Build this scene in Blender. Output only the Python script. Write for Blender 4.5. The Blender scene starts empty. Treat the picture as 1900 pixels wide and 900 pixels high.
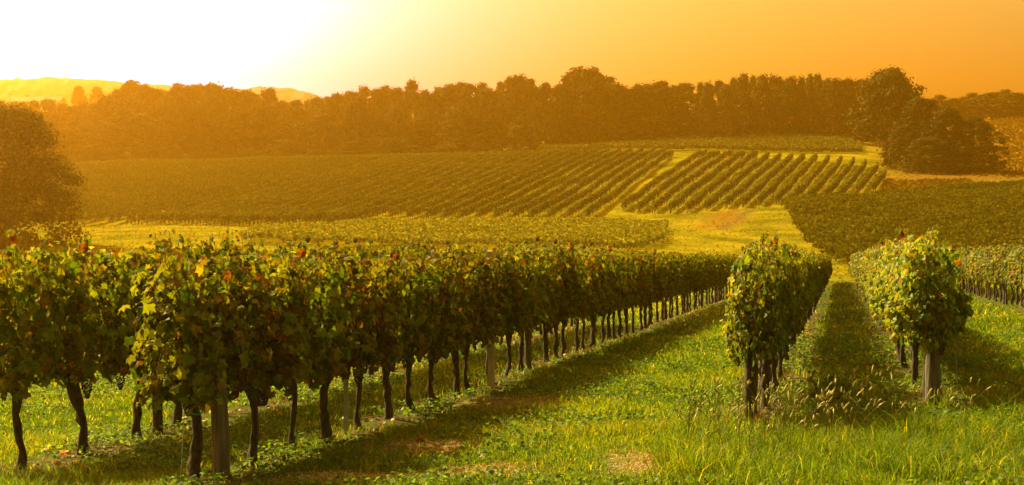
import bpy, math
import numpy as np
from mathutils import Vector, Matrix

R = math.radians
S = bpy.context.scene
C = S.collection
rng = np.random.default_rng(11)

# ------------------------------------------------------------------ camera, world, sun, exposure
F_PX = 2600.0                       # focal length in pixels of the 1900 px wide photograph
EYE = 1.48
PITCH = math.atan(150.0 / F_PX)
cam_d = bpy.data.cameras.new('camera')
cam_d.sensor_width = 36.0
cam_d.lens = 36.0 * F_PX / 1900.0
cam_d.clip_start = 0.1
cam_d.clip_end = 6000.0
cam = bpy.data.objects.new('camera', cam_d)
C.objects.link(cam)
cam.location = (0, 0, EYE)
cam.rotation_euler = (math.pi / 2 - PITCH, 0, 0)
S.camera = cam

SUN_AZ, SUN_EL = -47.0, 41.0        # azimuth from +Y (negative = to the left), elevation
world = bpy.data.worlds.new('World')
S.world = world
world.use_nodes = True
nt = world.node_tree
nt.nodes.clear()
wo = nt.nodes.new('ShaderNodeOutputWorld')
bg = nt.nodes.new('ShaderNodeBackground')
sky = nt.nodes.new('ShaderNodeTexSky')
sky.sky_type = 'NISHITA'
sky.sun_disc = False
sky.sun_elevation = R(SUN_EL)
sky.sun_rotation = R(SUN_AZ)
sky.air_density = 1.0
sky.dust_density = 6.0
sky.ozone_density = 1.0
tint = nt.nodes.new('ShaderNodeMix'); tint.data_type = 'RGBA'; tint.blend_type = 'MULTIPLY'
tint.inputs[0].default_value = 1.0
tint.inputs[7].default_value = (2.0, 1.14, 0.26, 1)       # dusty golden air
tc = nt.nodes.new('ShaderNodeTexCoord')
gl_az, gl_el = -32.0, 11.0
gdir = (math.sin(R(gl_az)) * math.cos(R(gl_el)), math.cos(R(gl_az)) * math.cos(R(gl_el)), math.sin(R(gl_el)))
dot = nt.nodes.new('ShaderNodeVectorMath'); dot.operation = 'DOT_PRODUCT'
dot.inputs[1].default_value = gdir
nrm = nt.nodes.new('ShaderNodeVectorMath'); nrm.operation = 'NORMALIZE'
mx = nt.nodes.new('ShaderNodeMath'); mx.operation = 'MAXIMUM'; mx.inputs[1].default_value = 0.0
pw = nt.nodes.new('ShaderNodeMath'); pw.operation = 'POWER'; pw.inputs[1].default_value = 23.0
glow = nt.nodes.new('ShaderNodeMix'); glow.data_type = 'RGBA'; glow.blend_type = 'ADD'
glow.inputs[0].default_value = 1.0
gsc = nt.nodes.new('ShaderNodeVectorMath'); gsc.operation = 'SCALE'
gsc.inputs[0].default_value = (44.0, 32.0, 84.0)            # sun glow in the low hazy sky
L = nt.links.new
L(tc.outputs['Generated'], nrm.inputs[0]); L(nrm.outputs[0], dot.inputs[0])
L(dot.outputs['Value'], mx.inputs[0]); L(mx.outputs[0], pw.inputs[0]); L(pw.outputs[0], gsc.inputs['Scale'])
L(sky.outputs[0], tint.inputs[6]); L(tint.outputs[2], glow.inputs[6]); L(gsc.outputs[0], glow.inputs[7])
L(glow.outputs[2], bg.inputs['Color'])
bg.inputs['Strength'].default_value = 0.06
L(bg.outputs[0], wo.inputs['Surface'])

sun_d = bpy.data.lights.new('sun', 'SUN')
sun_d.energy = 5.0
sun_d.angle = R(0.6)
sun_d.color = (1.0, 0.87, 0.36)
sun = bpy.data.objects.new('sun', sun_d)
C.objects.link(sun)
sdir = Vector((math.sin(R(SUN_AZ)) * math.cos(R(SUN_EL)), math.cos(R(SUN_AZ)) * math.cos(R(SUN_EL)), math.sin(R(SUN_EL))))
sun.rotation_euler = sdir.to_track_quat('Z', 'Y').to_euler()
sun.location = (-40, 40, 50)

S.view_settings.view_transform = 'Standard'
S.view_settings.look = 'None'
S.view_settings.gamma = 1.0
S.view_settings.exposure = 1.38
S.render.engine = 'CYCLES'
S.cycles.use_denoising = True
S.cycles.max_bounces = 5
S.cycles.diffuse_bounces = 2
S.cycles.glossy_bounces = 2
S.cycles.transmission_bounces = 4
S.cycles.volume_bounces = 1
S.cycles.sample_clamp_indirect = 6.0
S.cycles.caustics_reflective = False
S.cycles.caustics_refractive = False

HAZE_DENSITY = 0.00076
HAZE_COLOR = (1.0, 0.57, 0.026)
HAZE_ANISO = 0.84

# ------------------------------------------------------------------ helpers
def pix(px, py, D):
    """world point seen at photo pixel (px, py) at depth D along +Y"""
    a = (px - 950.0) / F_PX; b = (450.0 - py) / F_PX
    d = Vector((a, math.cos(PITCH) + b * math.sin(PITCH), -math.sin(PITCH) + b * math.cos(PITCH)))
    d *= D / d.y
    return Vector((d.x, d.y, d.z + EYE))

def xz(px, py, D):
    p = pix(px, py, D); return p.x, p.z

def mesh_obj(name, V, faces, mats, parent=None, col=None, matidx=None, smooth=False, link=True):
    """faces: list of int arrays (n,k)"""
    me = bpy.data.meshes.new(name)
    V = np.asarray(V, dtype=np.float32)
    me.vertices.add(len(V)); me.vertices.foreach_set('co', V.ravel())
    faces = [np.asarray(f, dtype=np.int32) for f in faces if len(f)]
    loops = np.concatenate([f.ravel() for f in faces])
    tot = np.concatenate([np.full(len(f), f.shape[1], np.int32) for f in faces])
    start = np.concatenate([[0], np.cumsum(tot)[:-1]]).astype(np.int32)
    me.loops.add(len(loops)); me.loops.foreach_set('vertex_index', loops)
    me.polygons.add(len(tot)); me.polygons.foreach_set('loop_start', start)
    if matidx is not None:
        me.polygons.foreach_set('material_index', np.asarray(matidx, np.int32))
    me.polygons.foreach_set('use_smooth', np.full(len(tot), bool(smooth)))
    if col is not None:
        at = me.attributes.new('Col', 'FLOAT_COLOR', 'POINT')
        cc = np.ones((len(V), 4), np.float32); cc[:, :3] = col
        at.data.foreach_set('color', cc.ravel())
    for m in (mats if isinstance(mats, (list, tuple)) else [mats]):
        me.materials.append(m)
    me.update(calc_edges=True)
    o = bpy.data.objects.new(name, me)
    if link: C.objects.link(o)
    if parent: o.parent = parent
    return o

def tag(o, label=None, cat=None, group=None, kind=None):
    if label: o['label'] = label
    if cat: o['category'] = cat
    if group: o['group'] = group
    if kind: o['kind'] = kind
    return o

def empty(name, loc, rz=0.0):
    o = bpy.data.objects.new(name, None); C.objects.link(o)
    o.location = loc; o.rotation_euler = (0, 0, rz)
    o.empty_display_size = 0.2
    return o

def child_copy(src, parent, loc=None, rot=None, scale=None):
    c = src.copy(); C.objects.link(c); c.parent = parent
    if loc is not None: c.location = loc
    if rot is not None: c.rotation_euler = rot
    if scale is not None: c.scale = scale
    return c

def norm(a):
    return a / np.maximum(np.linalg.norm(a, axis=-1, keepdims=True), 1e-9)

class Parts:
    """accumulates geometry for ONE mesh"""
    def __init__(self): self.V = []; self.F = {}; self.C = []; self.n = 0
    def add(self, V, F, col=None, mat=0):
        V = np.asarray(V, float); F = np.asarray(F, int)
        self.V.append(V)
        self.F.setdefault((F.shape[1], mat), []).append(F + self.n)
        self.C.append(np.broadcast_to(np.asarray((0.5, 0.5, 0.5) if col is None else col, float), (len(V), 3)))
        self.n += len(V)
    def build(self, name, mats, parent=None, smooth=False, link=True):
        fl, mi = [], []
        for (k, m), v in self.F.items():
            f = np.concatenate(v); fl.append(f); mi.append(np.full(len(f), m))
        return mesh_obj(name, np.concatenate(self.V), fl, mats, parent, np.concatenate(self.C), np.concatenate(mi), smooth, link)

def tube(pts, rad, sides=8, wob=0.0, r=None, cap=True):
    """tapered tube along pts -> V, quads (+ end caps as degenerate fans of quads)"""
    pts = np.asarray(pts, float); rad = np.asarray(rad, float)
    n = len(pts)
    tang = norm(np.gradient(pts, axis=0))
    ref = np.array([1.0, 0, 0]) if abs(tang[0][0]) < 0.8 else np.array([0, 1.0, 0])
    V = []
    for i in range(n):
        u = norm(np.cross(tang[i], ref)); v = np.cross(tang[i], u)
        a = np.linspace(0, 2 * math.pi, sides, endpoint=False)
        rr = rad[i] * (1 + (wob * r.normal(size=sides) if wob else 0))
        V.append(pts[i] + (np.cos(a) * rr)[:, None] * u + (np.sin(a) * rr)[:, None] * v)
    V = np.concatenate(V)
    F = []
    for i in range(n - 1):
        for j in range(sides):
            k = (j + 1) % sides
            F.append((i * sides + j, i * sides + k, (i + 1) * sides + k, (i + 1) * sides + j))
    if cap:
        V = np.concatenate([V, pts[-1:] , pts[:1]])
        e, b = len(V) - 2, len(V) - 1
        for j in range(0, sides, 2):
            k, l = (j + 1) % sides, (j + 2) % sides
            F.append(((n - 1) * sides + j, (n - 1) * sides + k, (n - 1) * sides + l, e))
            F.append((l, k, j, b))
    return V, np.array(F)

def box(cx, cy, cz, sx, sy, sz):
    V = np.array([(x, y, z) for z in (-1, 1) for y in (-1, 1) for x in (-1, 1)], float) * (sx / 2, sy / 2, sz / 2) + (cx, cy, cz)
    F = np.array([(0, 2, 3, 1), (4, 5, 7, 6), (0, 1, 5, 4), (2, 6, 7, 3), (0, 4, 6, 2), (1, 3, 7, 5)])
    return V, F

def vnoise(x, y, seed=0):
    """cheap smooth value noise in [0,1]"""
    x = np.asarray(x, float); y = np.asarray(y, float)
    xi = np.floor(x).astype(np.int64); yi = np.floor(y).astype(np.int64)
    fx = x - xi; fy = y - yi
    fx = fx * fx * (3 - 2 * fx); fy = fy * fy * (3 - 2 * fy)
    def h(a, b):
        n = (a * 374761393 + b * 668265263 + seed * 144665) & 0xFFFFFFFF
        n = ((n ^ (n >> 13)) * 1274126177) & 0xFFFFFFFF
        return ((n ^ (n >> 16)) & 0xFFFF) / 65535.0
    return (h(xi, yi) * (1 - fx) + h(xi + 1, yi) * fx) * (1 - fy) + (h(xi, yi + 1) * (1 - fx) + h(xi + 1, yi + 1) * fx) * fy

# ------------------------------------------------------------------ materials
def new_mat(name):
    m = bpy.data.materials.new(name); m.use_nodes = True
    n = m.node_tree; n.nodes.clear()
    return m, n, n.nodes.new('ShaderNodeOutputMaterial')

def leaf_mat(name, trans=0.45, gloss=0.10, rough=0.42, tgain=(1.5, 1.35, 0.5), obj_var=0.25, dgain=1.0):
    m, n, out = new_mat(name)
    at = n.nodes.new('ShaderNodeAttribute'); at.attribute_name = 'Col'
    oi = n.nodes.new('ShaderNodeObjectInfo')
    mr = n.nodes.new('ShaderNodeMapRange'); mr.inputs[3].default_value = 1 - obj_var; mr.inputs[4].default_value = 1 + obj_var
    n.links.new(oi.outputs['Random'], mr.inputs[0])
    sc = n.nodes.new('ShaderNodeVectorMath'); sc.operation = 'SCALE'
    n.links.new(at.outputs['Color'], sc.inputs[0]); n.links.new(mr.outputs[0], sc.inputs['Scale'])
    dm = n.nodes.new('ShaderNodeVectorMath'); dm.operation = 'SCALE'; dm.inputs['Scale'].default_value = dgain
    n.links.new(sc.outputs[0], dm.inputs[0])
    df = n.nodes.new('ShaderNodeBsdfDiffuse'); n.links.new(dm.outputs[0], df.inputs[0])
    tm = n.nodes.new('ShaderNodeVectorMath'); tm.operation = 'MULTIPLY'; tm.inputs[1].default_value = tgain
    n.links.new(sc.outputs[0], tm.inputs[0])
    tr = n.nodes.new('ShaderNodeBsdfTranslucent'); n.links.new(tm.outputs[0], tr.inputs[0])
    mix = n.nodes.new('ShaderNodeMixShader'); mix.inputs[0].default_value = trans
    n.links.new(df.outputs[0], mix.inputs[1]); n.links.new(tr.outputs[0], mix.inputs[2])
    gb = n.nodes.new('ShaderNodeBsdfGlossy'); gb.inputs['Roughness'].default_value = rough
    gb.inputs['Color'].default_value = (0.9, 0.9, 0.85, 1)
    mg = n.nodes.new('ShaderNodeMixShader'); mg.inputs[0].default_value = gloss
    n.links.new(mix.outputs[0], mg.inputs[1]); n.links.new(gb.outputs[0], mg.inputs[2])
    n.links.new(mg.outputs[0], out.inputs['Surface'])
    return m

def solid_mat(name, c1, c2, scale=20.0, rough=0.85, stretch=(1, 1, 1), bump=0.0, metallic=0.0):
    m, n, out = new_mat(name)
    b = n.nodes.new('ShaderNodeBsdfPrincipled')
    b.inputs['Roughness'].default_value = rough; b.inputs['Metallic'].default_value = metallic
    tc = n.nodes.new('ShaderNodeTexCoord'); mp = n.nodes.new('ShaderNodeMapping'); mp.inputs['Scale'].default_value = stretch
    no = n.nodes.new('ShaderNodeTexNoise'); no.inputs['Scale'].default_value = scale; no.inputs['Detail'].default_value = 5
    cr = n.nodes.new('ShaderNodeValToRGB')
    cr.color_ramp.elements[0].position = 0.35; cr.color_ramp.elements[0].color = (*c1, 1)
    cr.color_ramp.elements[1].position = 0.68; cr.color_ramp.elements[1].color = (*c2, 1)
    n.links.new(tc.outputs['Object'], mp.inputs[0]); n.links.new(mp.outputs[0], no.inputs['Vector'])
    n.links.new(no.outputs['Fac'], cr.inputs[0]); n.links.new(cr.outputs[0], b.inputs['Base Color'])
    if bump:
        bp = n.nodes.new('ShaderNodeBump'); bp.inputs['Strength'].default_value = bump; bp.inputs['Distance'].default_value = 0.02
        n.links.new(no.outputs['Fac'], bp.inputs['Height']); n.links.new(bp.outputs[0], b.inputs['Normal'])
    n.links.new(b.outputs[0], out.inputs['Surface'])
    return m

M_VINE = leaf_mat('vine_leaf', 0.48, 0.014, 0.48, (1.75, 1.5, 0.35), 0.2, 1.4)
M_VINEFAR = leaf_mat('far_vine_leaf', 0.25, 0.012, 0.6, (1.5, 1.45, 0.4), 0.12)
M_TREE = leaf_mat('tree_leaf', 0.10, 0.006, 0.6, (1.3, 1.3, 0.4), 0.2)
M_GRASS = leaf_mat('grass_blade', 0.54, 0.012, 0.45, (1.95, 1.75, 0.4), 0.0)
M_BARK = solid_mat('vine_bark', (0.022, 0.014, 0.009), (0.085, 0.058, 0.038), 9, 0.9, (6, 6, 1.2), 1.0)
M_TREEBARK = solid_mat('tree_bark', (0.03, 0.022, 0.015), (0.08, 0.06, 0.045), 3, 0.9, (3, 3, 0.6), 0.6)
M_CANE = solid_mat('cane', (0.10, 0.045, 0.018), (0.16, 0.085, 0.03), 8, 0.7)
M_GRAPE = solid_mat('grape_skin', (0.012, 0.009, 0.022), (0.035, 0.022, 0.05), 30, 0.45)
M_POST = solid_mat('weathered_post', (0.06, 0.048, 0.034), (0.17, 0.14, 0.10), 6, 0.85, (8, 8, 0.7), 0.6)
M_PALEPOST = solid_mat('pale_post', (0.34, 0.27, 0.16), (0.5, 0.40, 0.25), 6, 0.8, (8, 8, 0.7), 0.4)
M_STEEL = solid_mat('galvanised', (0.30, 0.31, 0.32), (0.42, 0.43, 0.44), 14, 0.5, (1, 1, 1), 0.0, 0.6)
M_TIE = solid_mat('cord', (0.12, 0.42, 0.45), (0.2, 0.5, 0.5), 10, 0.6)
M_FARGRASS = leaf_mat('far_grass', 0.4, 0.0, 0.6, (1.6, 1.5, 0.4), 0.0)
M_STRAW = leaf_mat('straw', 0.2, 0.03, 0.5, (1.2, 1.1, 0.8), 0.0)
M_WALL = solid_mat('house_wall', (0.42, 0.36, 0.27), (0.5, 0.44, 0.34), 3, 0.9)
M_ROOF = solid_mat('house_roof', (0.25, 0.11, 0.06), (0.34, 0.16, 0.09), 4, 0.9)
M_GLASS = solid_mat('window_dark', (0.03, 0.03, 0.03), (0.05, 0.05, 0.05), 3, 0.2)

# ------------------------------------------------------------------ terrain
RX, RY = 0.2284, 0.9736             # direction of the vine rows in plan
def st(x, y): return RX * x + RY * y, RY * x - RX * y       # along the row, across it
def xy(s, t): return RX * s + RY * t, RY * s - RX * t

def plane_z(x, y):
    s, t = st(x, y)
    return -0.0674 * s + 0.045 * t

# per photo column: ground row seen at a depth
COLS = {
    -700: [(112, 492), (140, 446), (180, 418), (275, 318), (330, 310), (450, 290), (800, 262), (1200, 262)],
    0:    [(112, 490), (140, 442), (180, 418), (275, 314), (300, 314), (340, 306), (450, 270), (800, 262), (1200, 262)],
    300:  [(112, 490), (140, 442), (180, 413), (275, 308), (300, 309), (340, 303), (450, 270), (800, 262), (1200, 262)],
    700:  [(112, 490), (140, 441), (180, 407), (275, 298), (300, 298), (340, 296), (450, 270), (800, 262), (1200, 262)],
    1100: [(112, 490), (140, 441), (180, 409), (275, 291), (290, 288), (330, 276), (380, 262), (800, 255), (1200, 255)],
    1250: [(112, 492), (135, 455), (180, 399), (272, 290), (288, 288), (330, 262), (380, 250), (800, 245), (1200, 250)],
    1450: [(112, 498), (126, 486), (186, 384), (270, 294), (285, 290), (330, 258), (380, 240), (800, 235), (1200, 240)],
    1600: [(105, 512), (115, 500), (124, 490), (190, 377), (215, 350), (262, 300), (285, 285), (330, 260), (380, 240), (800, 235), (1200, 240)],
    1750: [(105, 515), (120, 494), (200, 362), (212, 348), (220, 333), (240, 322), (300, 290), (380, 238), (800, 230), (1200, 235)],
    1900: [(105, 518), (120, 492), (200, 352), (212, 343), (225, 332), (300, 275), (380, 216), (430, 212), (800, 225), (1200, 235)],
    2600: [(105, 520), (120, 495), (200, 350), (225, 330), (300, 270), (380, 210), (430, 208), (800, 225), (1200, 235)],
}
LD = np.linspace(math.log(20), math.log(1200), 260)
UC = np.linspace(-700, 2600, 133)
def _table():
    keys = sorted(COLS)
    rows = []
    D = np.exp(LD)
    for k in keys:
        u = (k - 950) / F_PX
        near = [(d, plane_z(u * d, d)) for d in (20, 40, 60, 80, 92)]
        far = [(d, pix(k, py, d).z) for d, py in COLS[k]]
        pts = np.array(near + far)
        rows.append(np.interp(D, pts[:, 0], pts[:, 1]))
    T = np.array([np.interp(UC, keys, np.array(rows)[:, j]) for j in range(len(D))]).T      # (U, D)
    ker = np.exp(-0.5 * (np.arange(-6, 7) / 1.7) ** 2); ker /= ker.sum()
    P = np.pad(T, ((6, 6), (6, 6)), mode='edge')
    P = np.apply_along_axis(lambda a: np.convolve(a, ker, 'valid'), 0, P)
    P = np.apply_along_axis(lambda a: np.convolve(a, ker, 'valid'), 1, P)
    return P
TAB = _table()
def ground_z(x, y):
    x = np.asarray(x, float); y = np.asarray(y, float)
    pz = plane_z(x, y)
    yy = np.maximum(y, 20.0)
    u = np.clip(950 + F_PX * x / yy, UC[0], UC[-1] - 1e-3)
    l = np.clip(np.log(yy), LD[0], LD[-1] - 1e-6)
    fu = (u - UC[0]) / (UC[1] - UC[0]); fl = (l - LD[0]) / (LD[1] - LD[0])
    iu = np.floor(fu).astype(int); il = np.floor(fl).astype(int)
    iu = np.minimum(iu, len(UC) - 2); il = np.minimum(il, len(LD) - 2)
    a = fu - iu; b = fl - il
    tz = (TAB[iu, il] * (1 - a) + TAB[iu + 1, il] * a) * (1 - b) + (TAB[iu, il + 1] * (1 - a) + TAB[iu + 1, il + 1] * a) * b
    w = np.clip((y - 25) / 30, 0, 1); w = w * w * (3 - 2 * w)
    nearw = np.clip((60 - y) / 40, 0, 1)
    pzl = np.clip(pz, -14, 6)
    bump = (vnoise(x * 1.3, y * 1.3, 3) - 0.5) * 0.05 + (vnoise(x * 0.35, y * 0.35, 4) - 0.5) * 0.08
    far_b = (vnoise(x * 0.12, y * 0.12, 5) - 0.5) * 0.5 * np.clip((y - 95) / 60, 0, 1)
    return pzl * (1 - w) + tz * w + bump * nearw + far_b
def gz(x, y): return float(ground_z(np.array([x]), np.array([y]))[0])

def project(x, y, z):
    z = z - EYE
    cy = y * math.cos(PITCH) - z * math.sin(PITCH)
    cz = y * math.sin(PITCH) + z * math.cos(PITCH)
    return 950 + F_PX * x / cy, 450 - F_PX * cz / cy

def march(px, py, d0=90.0, d1=420.0):
    """first ground point seen at a photo pixel beyond d0"""
    Ds = np.linspace(d0, d1, 1400)
    P = np.array([pix(px, py, d) for d in Ds])
    g = ground_z(P[:, 0], P[:, 1])
    i = np.where(P[:, 2] <= g)[0]
    k = i[0] if len(i) else len(Ds) - 1
    return P[k][0], P[k][1]

ROWS = [(-6.35, 8.75, 34.0), (-4.43, 9.25, 62.0), (-0.76, 12.85, 88.0), (0.89, 14.3, 88.0), (4.75, 31.0, 88.0)]  # (across, start, end)

def growing(a, b, d0, k):
    out = [a]; d = d0
    while out[-1] < b: out.append(out[-1] + d); d *= k
    return out
xs = np.array(sorted(set([round(v, 3) for v in np.arange(-9, 9.01, 0.22)] + [round(v, 3) for v in np.arange(9.5, 110, 1.3)] + [-round(v, 3) for v in np.arange(9.5, 110, 1.3)]
     + growing(112, 1050, 4, 1.12) + [-v for v in growing(112, 1050, 4, 1.12)])))
ys = np.array(sorted(set([-v for v in growing(2, 160, 2, 1.25)] + [round(v, 3) for v in np.arange(-1, 7, 1.0)] + [round(v, 3) for v in np.arange(7, 22, 0.22)] + [round(v, 3) for v in np.arange(22.3, 60, 0.6)]
     + [round(v, 3) for v in np.arange(61, 300, 1.5)] + growing(302, 1150, 4, 1.1))))
GX, GY = np.meshgrid(xs, ys)
GZ = ground_z(GX, GY)
nx, ny = len(xs), len(ys)
idx = np.arange(nx * ny).reshape(ny, nx)
GF = np.stack([idx[:-1, :-1], idx[:-1, 1:], idx[1:, 1:], idx[1:, :-1]], -1).reshape(-1, 4)
# land cover: R bare soil, G dry / straw, B far lush meadow
gs, gt = st(GX, GY)
cov = np.zeros((ny, nx, 3))
soil = np.zeros_like(GX)
for (t0, s0, s1) in ROWS:
    w = np.exp(-((gt - t0 - 0.05) / 0.33) ** 2) * (gs > s0 - 0.6) * (gs < s1 + 0.6)
    soil = np.maximum(soil, w * (0.35 + 0.9 * vnoise(GX * 1.7, GY * 1.7, 8)))
cov[..., 0] = np.clip(soil, 0, 1)
def blob(px, py, wx, wy, d0=90):
    x, y = march(px, py, d0)
    return x, y, wx, wy
dry = np.zeros_like(GX)
for (x, y, wx, wy, rot, a) in [
        (*march(905, 872, 7, 40), 0.42, 0.26, 0.0, 1.2), (*march(700, 884, 7, 40), 0.6, 0.26, 0.3, 1.1), (*march(1225, 858, 7, 40), 0.28, 0.5, 0, 1.2), (*march(815, 826, 7, 40), 0.42, 0.42, 0, 1.2),
        (*march(960, 748, 7, 40), 0.5, 0.8, 0, 1.0), (*march(860, 868, 7, 40), 0.3, 0.1, 0, 0.8)]:
    n_d = 0.55 + 0.9 * vnoise(GX * 4.5, GY * 4.5, 66)
    a = a * n_d
    dry = np.maximum(dry, a * np.exp(-(((GX - x) / wx) ** 2 + ((GY - y) / wy) ** 2)))
bank = np.zeros_like(GX)
for (px, py, wx, wy, a) in [(1345, 405, 2.2, 7, 1.0), (1325, 418, 1.8, 4, 0.8), (1690, 338, 5.0, 3.6, 1.4), (1740, 340, 6, 3.4, 1.4), (1655, 333, 3, 3.4, 1.2), (1790, 340, 4, 2.4, 1.0), (1470, 296, 14, 2.0, 0.5)]:
    bx, by = march(px, py)
    n = 0.6 + 0.8 * vnoise(GX * 0.5, GY * 0.5, 21)
    bank = np.maximum(bank, a * n * np.exp(-(((GX - bx) / wx) ** 2 + ((GY - by) / wy) ** 2)))
hx, hy = march(1870, 270)
hillside = np.clip((GX - 62 - (GY - 240) * 0.22) / 8, 0, 1) * np.clip((GY - 215) / 15, 0, 1) * (0.8 + 0.35 * vnoise(GX * 0.2, GY * 0.12, 31))
def seg_dist(p, q):
    d = np.array(q) - np.array(p); l2 = d @ d
    k = np.clip(((GX - p[0]) * d[0] + (GY - p[1]) * d[1]) / l2, 0, 1)
    return np.hypot(GX - p[0] - k * d[0], GY - p[1] - k * d[1])
BANK_A, BANK_B = march(1302, 424), march(1366, 389)
sd_ = seg_dist(BANK_A, BANK_B)
bank = np.maximum(bank, np.clip(1.25 - sd_ / 1.1 + 0.8 * (vnoise(GX * 0.8, GY * 0.5, 77) - 0.5), 0, 1))
sd2 = seg_dist((BANK_A[0] + 1.4, BANK_A[1] - 2.5), (BANK_B[0] + 1.5, BANK_B[1] - 2.5))
cov[..., 0] = np.maximum(cov[..., 0], 0.9 * np.clip(1.4 - sd2 / 0.7 + (vnoise(GX, GY * 0.6, 78) - 0.5), 0, 1))
cov[..., 1] = np.clip(np.maximum(dry, np.maximum(bank, hillside)), 0, 1)
cov[..., 0] = np.maximum(cov[..., 0], hillside * np.clip(2.2 * vnoise(GX * 0.09, GY * 0.05, 35) - 0.35, 0.15, 0.9))
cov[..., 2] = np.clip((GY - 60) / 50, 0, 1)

m_ground, n, out = new_mat('meadow_ground')
b = n.nodes.new('ShaderNodeBsdfPrincipled'); b.inputs['Roughness'].default_value = 0.9
b.inputs['Specular IOR Level'].default_value = 0.0
at = n.nodes.new('ShaderNodeAttribute'); at.attribute_name = 'Col'
sp = n.nodes.new('ShaderNodeSeparateColor'); n.links.new(at.outputs['Color'], sp.inputs[0])
tcg = n.nodes.new('ShaderNodeTexCoord')
def noise_node(scale, detail=6):
    no = n.nodes.new('ShaderNodeTexNoise'); no.inputs['Scale'].default_value = scale; no.inputs['Detail'].default_value = detail
    n.links.new(tcg.outputs['Object'], no.inputs['Vector']); return no
def ramp(fac, stops):
    cr = n.nodes.new('ShaderNodeValToRGB')
    while len(cr.color_ramp.elements) < len(stops): cr.color_ramp.elements.new(0.5)
    for e, (p, c) in zip(cr.color_ramp.elements, stops): e.position = p; e.color = (*c, 1)
    n.links.new(fac, cr.inputs[0]); return cr
def mixc(fac, a, bb):
    mm = n.nodes.new('ShaderNodeMix'); mm.data_type = 'RGBA'
    n.links.new(fac, mm.inputs[0]); n.links.new(a, mm.inputs[6]); n.links.new(bb, mm.inputs[7]); return mm.outputs[2]
n1 = noise_node(1.6); n2 = noise_node(14.0); n3 = noise_node(0.16, 8); n4 = noise_node(60.0, 3)
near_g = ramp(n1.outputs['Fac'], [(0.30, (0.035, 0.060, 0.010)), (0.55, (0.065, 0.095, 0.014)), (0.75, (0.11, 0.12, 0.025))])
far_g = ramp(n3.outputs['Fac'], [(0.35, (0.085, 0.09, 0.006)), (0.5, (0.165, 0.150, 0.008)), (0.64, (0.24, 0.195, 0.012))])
fine = ramp(n2.outputs['Fac'], [(0.3, (0.5, 0.5, 0.5)), (0.7, (1.3, 1.3, 1.3))])
soil_c = ramp(n2.outputs['Fac'], [(0.3, (0.035, 0.025, 0.015)), (0.7, (0.12, 0.085, 0.05))])
dry_c = ramp(n4.outputs['Fac'], [(0.3, (0.11, 0.055, 0.008)), (0.7, (0.20, 0.11, 0.018))])
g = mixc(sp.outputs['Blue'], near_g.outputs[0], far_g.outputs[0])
mu = n.nodes.new('ShaderNodeMix'); mu.data_type = 'RGBA'; mu.blend_type = 'MULTIPLY'; mu.inputs[0].default_value = 0.8
n.links.new(g, mu.inputs[6]); n.links.new(fine.outputs[0], mu.inputs[7])
g = mixc(sp.outputs['Red'], mu.outputs[2], soil_c.outputs[0])
g = mixc(sp.outputs['Green'], g, dry_c.outputs[0])
n.links.new(g, b.inputs['Base Color'])
bp = n.nodes.new('ShaderNodeBump'); bp.inputs['Strength'].default_value = 0.8; bp.inputs['Distance'].default_value = 0.05
n.links.new(n2.outputs['Fac'], bp.inputs['Height'])
nf = noise_node(0.9, 8)
bp2 = n.nodes.new('ShaderNodeBump'); bp2.inputs['Strength'].default_value = 0.7; bp2.inputs['Distance'].default_value = 0.35
n.links.new(nf.outputs['Fac'], bp2.inputs['Height']); n.links.new(bp.outputs[0], bp2.inputs['Normal'])
n.links.new(bp2.outputs[0], b.inputs['Normal'])
n.links.new(b.outputs[0], out.inputs['Surface'])
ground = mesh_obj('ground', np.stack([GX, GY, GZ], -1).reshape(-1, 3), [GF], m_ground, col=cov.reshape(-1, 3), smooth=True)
tag(ground, kind='structure')

# far hills with wooded, lumpy tops
HP = np.array([(-700, 165), (-300, 150), (0, 142), (100, 136), (160, 139), (230, 146), (330, 152), (400, 156), (470, 172), (540, 178), (620, 190), (900, 205), (1200, 225)])
HP2 = np.array([(-700, 215), (0, 205), (300, 195), (400, 168), (440, 155), (500, 153), (555, 157), (585, 168), (620, 180), (680, 172), (760, 168), (830, 182), (1000, 205), (1300, 225)])
def hills(name, prof, D0, depth, seed, label):
    pxs = np.linspace(-700, 1200, 420)
    top = np.interp(pxs, prof[:, 0], prof[:, 1])
    ks = np.linspace(-1, 1, 25)
    V = []
    for k in ks:
        Dk = D0 + k * depth
        x = (pxs - 950) / F_PX * D0 * (1 + 0.12 * k)
        base = ground_z(x, np.full_like(x, Dk)) - 3
        zt = np.array([pix(p, t, D0).z for p, t in zip(pxs, top)])
        lump = (vnoise(x / 6, np.full_like(x, Dk / 9), seed) * 2.2 + vnoise(x / 2.6, np.full_like(x, Dk / 4), seed + 1) * 1.6)
        z = base + (zt - base - 5) * (1 - k * k) ** 0.8 + lump * (1 - k * k)
        V.append(np.stack([x, np.full_like(x, Dk), z], -1))
    V = np.array(V); a, b_ = V.shape[:2]
    ii = np.arange(a * b_).reshape(a, b_)
    F = np.stack([ii[:-1, :-1], ii[:-1, 1:], ii[1:, 1:], ii[1:, :-1]], -1).reshape(-1, 4)
    o = mesh_obj(name, V.reshape(-1, 3), [F], solid_mat('wooded_hill', (0.03, 0.028, 0.02), (0.06, 0.05, 0.03), 0.2, 0.95, bump=0.0))
    tag(o, label=label, kind='structure')
    return o
hills('hills', HP, 980, 70, 41, 'far pale wooded ridge')
hills('hills', HP2, 800, 60, 47, 'nearer low wooded ridge')

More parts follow.
